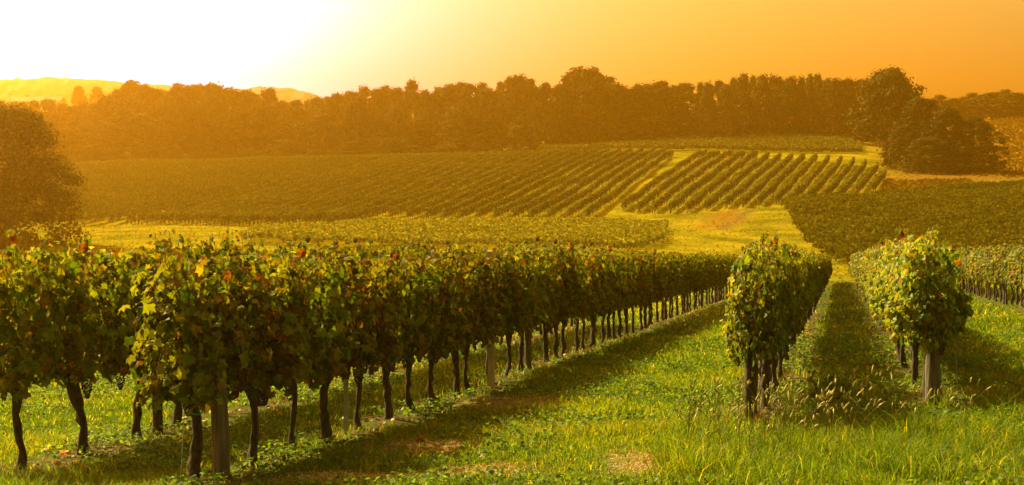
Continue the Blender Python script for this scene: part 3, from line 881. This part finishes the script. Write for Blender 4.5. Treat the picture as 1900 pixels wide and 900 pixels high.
while px_ < 2060:                              # back rank, makes the skyline
    D = tr.uniform(322, 350) if px_ < 1700 else tr.uniform(395, 425)
    top = np.interp(px_, TOPS[:, 0], TOPS[:, 1]) + tr.normal(0, 5.0) + 2
    spiky = 1290 < px_ < 1640
    c = WC[tr.integers(6, 8)] if (spiky and tr.random() < 0.75) else WC[tr.integers(0, 6)]
    w = tr.uniform(44, 84) * (0.68 if spiky else 1.0)
    lab = ('spiky dark tree in the right part of the skyline wood' if spiky else 'hazy orange tree in the left part of the skyline wood' if px_ < 640 else
           'tree beyond the bare brown hillside at the right edge' if px_ > 1700 else 'rounded backlit tree in the middle of the skyline wood')
    if abs(px_ - 1085) < 16: lab = 'tallest rounded tree in the middle of the skyline wood'; top = 132; w = 82
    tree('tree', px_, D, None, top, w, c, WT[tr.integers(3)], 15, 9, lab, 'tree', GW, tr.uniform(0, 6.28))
    px_ += tr.uniform(13, 30) * (0.75 if spiky else 1)
px_ = 60.0
while px_ < 1640:                              # front rank, the wood's leafy edge
    D = tr.uniform(304, 314) if px_ < 900 else tr.uniform(334, 342)
    top = np.interp(px_, TOPS[:, 0], TOPS[:, 1]) + tr.uniform(10, 60)
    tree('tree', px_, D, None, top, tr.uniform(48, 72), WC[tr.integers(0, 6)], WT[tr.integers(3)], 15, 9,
         'lower leafy tree at the front edge of the skyline wood', 'tree', 'edge trees of the skyline wood', tr.uniform(0, 6.28))
    px_ += tr.uniform(30, 42)
for (a, t_, w) in ((150, 164, 40), (185, 166, 46), (222, 170, 40)):
    tree('tree', a, 470, None, t_, w, WC[tr.integers(0, 6)], WT[0], 15, 9, 'pale hazy tree rising behind the left end of the wood', 'tree', 'pale trees behind the wood', tr.uniform(0, 6))

px_ = 40.0
while px_ < 1640:                              # undergrowth closing the foot of the wood
    D = 296 if px_ < 900 else 338
    x_ = (px_ - 950) / F_PX * D
    bpy_ = project(x_, D, gz(x_, D))[1]
    tree('bush', px_, D + tr.uniform(-3, 3), None, bpy_ - tr.uniform(16, 44) * (1 if px_ < 900 else 0.7), tr.uniform(48, 80), WC[tr.integers(0, 6)], WT[tr.integers(3)], 15, 9,
         'low dark bush in the undergrowth at the foot of the wood', 'bush', 'undergrowth bushes at the foot of the wood', tr.uniform(0, 6.28))
    px_ += tr.uniform(26, 40)

# lone bush in front of the wood
tree('bush', 966, 292, None, 222, 52, crown_mesh(711, 8, 6, 0.5, 60, 60, 0.30, 0.2, tone=1.3), trunk_mesh(712, 8, 6, 0.5, 0.15), 8, 6, 'lone bushy young tree in front of the wood above the vines', 'bush')
# big tree at the left edge
tree('tree', 20, 132, None, 208, 235, crown_mesh(721, 12, 11, 0.1, 330, 100, 0.16, 0.12, cf=0.72), trunk_mesh(722, 12, 11, 0.7, 0.28), 12, 11, 'big dark rounded tree at the left edge of the meadow', 'tree')
tree('tree', -95, 138, None, 185, 200, crown_mesh(723, 12, 11, 0.15, 260, 60, 0.22, 0.2), trunk_mesh(724, 12, 11, 0.7, 0.28), 12, 11, 'tree at the far left edge, only its crown showing', 'tree')
# clump by the path on the right
for (a, D, t_, w, sd, lab) in (
        (1645, 262, 132, 122, 731, 'tallest tree of the clump beside the grass path'),
        (1706, 250, 186, 100, 732, 'middle tree of the clump beside the grass path'),
        (1755, 244, 204, 96, 733, 'bushy tree right of the middle of the clump by the path'),
        (1806, 242, 222, 104, 734, 'round dark tree at the right end of the clump by the path'),
        (1676, 248, 236, 70, 735, 'low bush under the tallest tree of the clump'),
        (1724, 238, 256, 96, 736, 'low leafy bush at the foot of the clump above the brown bank')):
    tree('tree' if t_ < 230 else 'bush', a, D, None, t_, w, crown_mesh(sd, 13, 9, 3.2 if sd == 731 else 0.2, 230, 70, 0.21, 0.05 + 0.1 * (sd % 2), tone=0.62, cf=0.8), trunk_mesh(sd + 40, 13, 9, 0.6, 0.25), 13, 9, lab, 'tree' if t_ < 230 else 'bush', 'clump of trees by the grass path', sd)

# far farmhouse and pole at the left
D = 520
x0, z0 = xz(20, 189, D); x1, _ = xz(116, 189, D)
zg = gz((x0 + x1) / 2, D)
root = empty('farmhouse', ((x0 + x1) / 2, D, zg))
wl = x1 - x0; ht = z0 - zg
V, Fq = box(0, 0, ht / 2, wl, 8, ht); mesh_obj('wall', V, [Fq], M_WALL, root)
rh = 1.9
V = np.array([(-wl / 2 - .4, -4.5, ht), (wl / 2 + .4, -4.5, ht), (wl / 2 + .4, 4.5, ht), (-wl / 2 - .4, 4.5, ht), (-wl / 2 - .4, 0, ht + rh), (wl / 2 + .4, 0, ht + rh)])
rf = mesh_obj('roof', V + (0, 0, 0.003), [np.array([(0, 1, 5, 4), (2, 3, 4, 5), (3, 2, 1, 0)]), np.array([(0, 4, 3), (1, 2, 5)])], M_ROOF, root)
V, Fq = box(-wl * 0.2, 1.0, ht + rh, 0.9, 0.9, 1.4); mesh_obj('chimney', V, [Fq], M_WALL, rf)
for k in (-0.3, 0.0, 0.3):
    V, Fq = box(wl * k, -4.03, ht - 1.6, 1.1, 0.12, 1.4); mesh_obj('window', V, [Fq], M_GLASS, root)
tag(root, 'long low farmhouse showing its roof above the wood at the far left', 'house')
x, z = xz(18, 172, 500); zg = gz(x, 500)
pr = Parts(); V, Fq = tube([(0, 0, -0.3), (0, 0, (z - zg) * 0.5), (0, 0, z - zg)], [0.16, 0.14, 0.11], 8); pr.add(V, Fq)
V, Fq = box(0, 0, z - zg - 0.6, 1.6, 0.1, 0.12); pr.add(V, Fq)
o = pr.build('utility_pole', [M_TREEBARK]); o.location = (x, 500, zg); tag(o, 'thin utility pole standing beside the distant farmhouse', 'pole')

# ------------------------------------------------------------------ grass
def in_row(x, y, w=0.3):
    s, t = st(x, y); m = np.zeros(len(x), bool)
    for (t0, s0, s1) in ROWS:
        m |= (np.abs(t - t0) < w) & (s > s0 - 0.3) & (s < s1)
    return m
def dryness(x, y):
    i = np.clip(np.searchsorted(xs, x), 0, nx - 1); j = np.clip(np.searchsorted(ys, y), 0, ny - 1)
    return cov[j, i, 1]
def blades(r, x, y, h, w, lean, col, name, mat, label=None, cat='grass'):
    n = len(x)
    z = ground_z(x, y) - 0.01
    a = r.uniform(0, 2 * math.pi, n); b_ = r.uniform(0, 2 * math.pi, n)
    wx, wy = np.cos(a) * w * 0.5, np.sin(a) * w * 0.5
    lx, ly = np.cos(b_) * lean * h, np.sin(b_) * lean * h
    V = np.zeros((n, 5, 3))
    for k, (f, ww, hh) in enumerate(((0, 1, 0), (0, -1, 0), (0.32, 0.85, 0.58), (0.32, -0.85, 0.58), (1.0, 0, 1.0))):
        V[:, k, 0] = x + lx * f + wx * ww; V[:, k, 1] = y + ly * f + wy * ww; V[:, k, 2] = z + h * hh * (1 - 0.25 * lean * f)
    i = np.arange(n)[:, None] * 5
    Cc = np.repeat(col[:, None, :], 5, 1).reshape(-1, 3)
    o = mesh_obj(name, V.reshape(-1, 3), [i + np.array([[0, 1, 3, 2]]), i + np.array([[2, 3, 4]])], mat, None, Cc)
    if label: tag(o, label, cat, None, 'stuff')
    return o
gr = np.random.default_rng(21)
def scatter(r, y0, y1, dens, spread=0.60):
    A = (y1 - y0) * (y1 + y0) * spread          # trapezoid area
    n = int(A * dens)
    y = np.sqrt(r.random(n) * (y1 ** 2 - y0 ** 2) + y0 ** 2)
    x = r.uniform(-1, 1, n) * y * spread
    return x, y
GPAL = np.array([(0.060, 0.110, 0.005), (0.100, 0.155, 0.006), (0.155, 0.190, 0.008), (0.21, 0.19, 0.010), (0.32, 0.26, 0.06)])
X, Y, Hh, Ww, Cg, Ln = [], [], [], [], [], []
for (y0, y1, dens, h, w) in ((7.5, 13, 1900, 0.075, 0.0075), (13, 20, 800, 0.08, 0.011), (20, 32, 260, 0.09, 0.019), (32, 52, 75, 0.10, 0.032), (52, 92, 18, 0.12, 0.06)):
    x, y = scatter(gr, y0, y1, dens)
    n1_ = vnoise(x * 1.1, y * 1.1, 51); n2_ = vnoise(x * 4, y * 4, 52); n3_ = vnoise(x * 0.4, y * 0.4, 53)
    keep = gr.random(len(x)) < np.where(in_row(x, y, 0.40), 0.16, 1.0) * (1 - 0.93 * np.clip(dryness(x, y) * 1.5, 0, 1))
    x, y, n1_, n2_, n3_ = x[keep], y[keep], n1_[keep], n2_[keep], n3_[keep]
    n_ = len(x)
    X.append(x); Y.append(y)
    Hh.append(h * (0.35 + 1.2 * n1_ ** 2 + 0.5 * n2_) * gr.uniform(0.6, 1.3, n_)); Ww.append(w * gr.uniform(0.7, 1.3, n_)); Ln.append(gr.uniform(0.2, 1.1, n_))
    ci = np.clip((n3_ * 3.0 + n2_ * 0.9 + gr.normal(0, 0.7, n_) - 0.7), 0, 4.4).astype(int)
    ci = np.where(gr.random(n_) < 0.06, 4, np.minimum(ci, 3))
    Cg.append(GPAL[ci] * gr.uniform(0.8, 1.2, (n_, 1)))
blades(gr, np.concatenate(X), np.concatenate(Y), np.concatenate(Hh), np.concatenate(Ww), np.concatenate(Ln), np.concatenate(Cg), 'grass', M_GRASS, 'short mown meadow grass between the vine rows')

# rough meadow sward further out
fx_, fy_ = scatter(gr, 92, 262, 3.0, 0.42)
kp = gr.random(len(fx_)) < 0.35 + 0.9 * vnoise(fx_ * 0.25, fy_ * 0.25, 91) ** 2
fx_, fy_ = fx_[kp], fy_[kp]
hxx = gr.uniform(60, 130, 7000); hyy = gr.uniform(228, 395, 7000)
hyy[:1500] = gr.uniform(209, 221, 1500); hxx[:1500] = (gr.uniform(1640, 1800, 1500) - 950) / F_PX * hyy[:1500]
hxx[1500:] = np.maximum(hxx[1500:], (1795 - 950) / F_PX * hyy[1500:] + gr.uniform(0, 20, 5500))
fx_ = np.concatenate([fx_, hxx]); fy_ = np.concatenate([fy_, hyy]); nf_ = len(fx_)
blades(gr, fx_, fy_, np.where(np.arange(nf_) >= nf_ - 7000, 3.5, 1.0) * gr.uniform(0.06, 0.2, nf_), np.where(np.arange(nf_) >= nf_ - 7000, 4.0, 1.0) * gr.uniform(0.08, 0.2, nf_), gr.uniform(0.3, 1.2, nf_), np.where(((fx_ > 60 + (fy_ - 240) * 0.22) | (np.arange(nf_) >= nf_ - 7000))[:, None], np.array([0.10, 0.062, 0.008]), np.array([0.15, 0.14, 0.008])) * gr.uniform(0.55, 1.35, (nf_, 1)), 'grass', M_FARGRASS, 'rough yellow grass of the clearing across the valley')

# tall tufts at the lower right and along the row ends
X, Y, Hh, Ww, Cg, Ln = [], [], [], [], [], []
for k in range(900):
    yc = gr.uniform(8.6, 13.4); pxc = gr.uniform(1180, 2050)
    xc = (pxc - 950) / F_PX * yc
    if pxc < 1240: continue
    if yc > 10.9 and gr.random() < 0.75: continue
    if k % 9 == 0: yc = gr.uniform(8.8, 10.4); xc = gr.uniform(-4.2, -2.9)
    m = gr.integers(26, 60)
    hh = (0.08 + 0.22 * gr.random() ** 2) if xc > 0 else gr.uniform(0.10, 0.2)
    X.append(xc + gr.normal(0, 0.085, m)); Y.append(yc + gr.normal(0, 0.085, m)); Hh.append(hh * gr.uniform(0.5, 1.25, m)); Ww.append(gr.uniform(0.004, 0.0075, m)); Ln.append(gr.uniform(0.25, 1.25, m))
    ci = np.clip(gr.normal(0.8, 0.8) + gr.normal(0, 0.6, m), 0, 3.2).astype(int); ci = np.where(gr.random(m) < 0.035, 4, ci)
    Cg.append(GPAL[ci] * gr.uniform(0.85, 1.2, (m, 1)))
blades(gr, np.concatenate(X), np.concatenate(Y), np.concatenate(Hh), np.concatenate(Ww), np.concatenate(Ln), np.concatenate(Cg), 'grass', M_GRASS, 'tall tufted grass in the lower right corner by the row ends')

# straw on the dry patches
sx, sy = scatter(gr, 8.5, 17, 2600, 0.3)
kp = gr.random(len(sx)) < np.clip(dryness(sx, sy) * 1.6, 0, 1) ** 1.2
sx, sy = sx[kp], sy[kp]
ns_ = len(sx)
blades(gr, sx, sy, gr.uniform(0.015, 0.05, ns_), gr.uniform(0.004, 0.007, ns_), gr.uniform(1.5, 5.0, ns_), np.array([0.46, 0.37, 0.18]) * gr.uniform(0.5, 1.2, (ns_, 1)), 'straw', M_STRAW, 'dry cut hay lying in patches on the grass', 'hay')

# broad-leaved clover and weeds low in the turf
cx, cy = scatter(gr, 8, 26, 55, 0.45)
kp = (vnoise(cx * 0.9, cy * 0.9, 61) > 0.52) & (dryness(cx, cy) < 0.25); cx, cy = cx[kp], cy[kp]
rep = 7
cx = np.repeat(cx, rep) + gr.normal(0, 0.05, len(cx) * rep); cy = np.repeat(cy, rep) + gr.normal(0, 0.05, len(cy) * rep)
nc = len(cx)
Pc = np.stack([cx, cy, ground_z(cx, cy) + gr.uniform(0.02, 0.09, nc)], -1)
V, Fc, Cc = leaf_batch(Pc, np.array([0, 0, 1.0]) + gr.normal(0, 0.4, (nc, 3)), gr.normal(size=(nc, 3)), gr.uniform(0.012, 0.028, nc), np.array([0.075, 0.13, 0.016]) * gr.uniform(0.6, 1.5, (nc, 1)), LEAF2, LEAF2_F, 0.2, gr)
o = mesh_obj('clover', V, [Fc], M_GRASS, None, Cc); tag(o, 'low broad-leaved clover and weeds scattered in the turf', 'clover', None, 'stuff')

# bristle grass with seed heads near the end of the narrow row
pr = Parts()
for k in range(260):
    yc = gr.uniform(9.9, 12.6); pxc = np.clip(gr.normal(1490, 125), 1280, 1800)
    xc = (pxc - 950) / F_PX * yc; zc = gz(xc, yc)
    h = gr.uniform(0.24, 0.52); a = gr.uniform(-1.6, 1.6) + (math.pi if gr.random() < 0.3 else 0); ln = gr.uniform(0.05, 0.55) * h
    q = np.linspace(0, 1, 6)
    pts = np.stack([xc + ln * math.cos(a) * q ** 2, yc + ln * math.sin(a) * q ** 2, zc + h * q * (1 - 0.12 * q)], -1)
    V, Fq = tube(pts, [0.0018] * 6, 3, cap=False); pr.add(V, Fq, (0.20, 0.19, 0.05))
    d = norm(pts[-1] - pts[-2]); hd = pts[-1] + d * np.linspace(0, gr.uniform(0.04, 0.085), 5)[:, None] + np.array([gr.uniform(-0.3, 0.3), 0, -0.15]) * (np.linspace(0, 0.06, 5)[:, None] ** 2) * 6
    V, Fq = tube(hd, [0.003, 0.006, 0.0072, 0.006, 0.002], 6, 0.2, gr); pr.add(V, Fq, np.array((0.36, 0.33, 0.08)) * gr.uniform(0.6, 1.2))
o = pr.build('bristle_grass', [M_STRAW]); tag(o, 'golden bristle grass seed heads swaying before the narrow row', 'grass', None, 'stuff')

# dry leaves dropped along the vine rows
lp, lq = [], []
for (t0, s0, s1) in ROWS[:4]:
    m = 330
    s_ = gr.uniform(s0 - 0.5, min(s1, 30), m); t_ = t0 + gr.normal(0.12, 0.34, m)
    a_, b_ = xy(s_, t_); lp.append(a_); lq.append(b_)
lp = np.concatenate(lp); lq = np.concatenate(lq); nl = len(lp)
V, Fc, Cc = leaf_batch(np.stack([lp, lq, ground_z(lp, lq) + gr.uniform(0.01, 0.05, nl)], -1), np.array([0, 0, 1.0]) + gr.normal(0, 0.45, (nl, 3)), gr.normal(size=(nl, 3)),
                       gr.uniform(0.022, 0.055, nl), np.array([(0.16, 0.075, 0.02), (0.10, 0.05, 0.02), (0.24, 0.13, 0.03)])[gr.integers(0, 3, nl)], LEAF2, LEAF2_F, 0.6, gr)
o = mesh_obj('leaf_litter', V, [Fc], M_STRAW, None, Cc); tag(o, 'dry brown leaf litter fallen along the foot of the vine rows', 'leaf litter', None, 'stuff')

# a leafy weed and fallen leaves
def weed(px, D, h, label):
    x = (px - 950) / F_PX * D; root = empty('weed', (x, D, gz(x, D)))
    pr = Parts(); P, N, T = [], [], []
    for k in range(5):
        a = gr.uniform(0, 6.28); q = np.linspace(0, 1, 6)
        pts = np.stack([0.10 * math.cos(a) * q, 0.10 * math.sin(a) * q, h * gr.uniform(0.7, 1.0) * q], -1)
        V, Fq = tube(pts, np.linspace(0.004, 0.002, 6), 4); pr.add(V, Fq, (0.12, 0.14, 0.03))
        for p_ in np.repeat(pts[1:], 5, 0):
            d = norm(gr.normal(size=3) * (1, 1, 0.3)); P.append(p_ + d * 0.03); N.append(np.array([0, 0, 1.0]) + 0.5 * gr.normal(size=3)); T.append(d)
    pr.build('stem', [M_GRASS], root)
    V, Fc, Cc = leaf_batch(np.array(P), np.array(N), np.array(T), gr.uniform(0.018, 0.034, len(P)), np.tile([0.08, 0.12, 0.018], (len(P), 1)), LEAF2, LEAF2_F, 0.2, gr)
    mesh_obj('leaves', V, [Fc], M_GRASS, root, Cc)
    tag(root, label, 'weed')
weed(1530, 12.6, 0.46, 'bushy green weed standing between the two row ends')
weed(1555, 13.6, 0.34, 'smaller green weed behind the bushy one in the aisle mouth')
def fallen(px, py, D, col, label, n_=3):
    x = (px - 950) / F_PX * D
    P = np.array([[0, 0, 0.035]]) + gr.normal(0, 0.02, (n_, 3)) * (1, 1, 0.3)
    V, Fc, Cc = leaf_batch(P, np.array([0, -0.5, 1.0]) + gr.normal(0, 0.4, (n_, 3)), gr.normal(size=(n_, 3)), np.full(n_, 0.055), np.tile(col, (n_, 1)), r=gr, curl=0.5)
    o = mesh_obj('fallen_leaf', V, [Fc], M_VINE, None, Cc); o.location = (x, D, gz(x, D) + 0.01); tag(o, label, 'leaf')
fallen(778, 820, 11.6, (0.22, 0.05, 0.02), 'curled reddish leaf lying on the grass in the alley', 2)
fallen(105, 828, 11.8, (0.4, 0.16, 0.03), 'orange leaf caught in the grass under the left vines', 1)
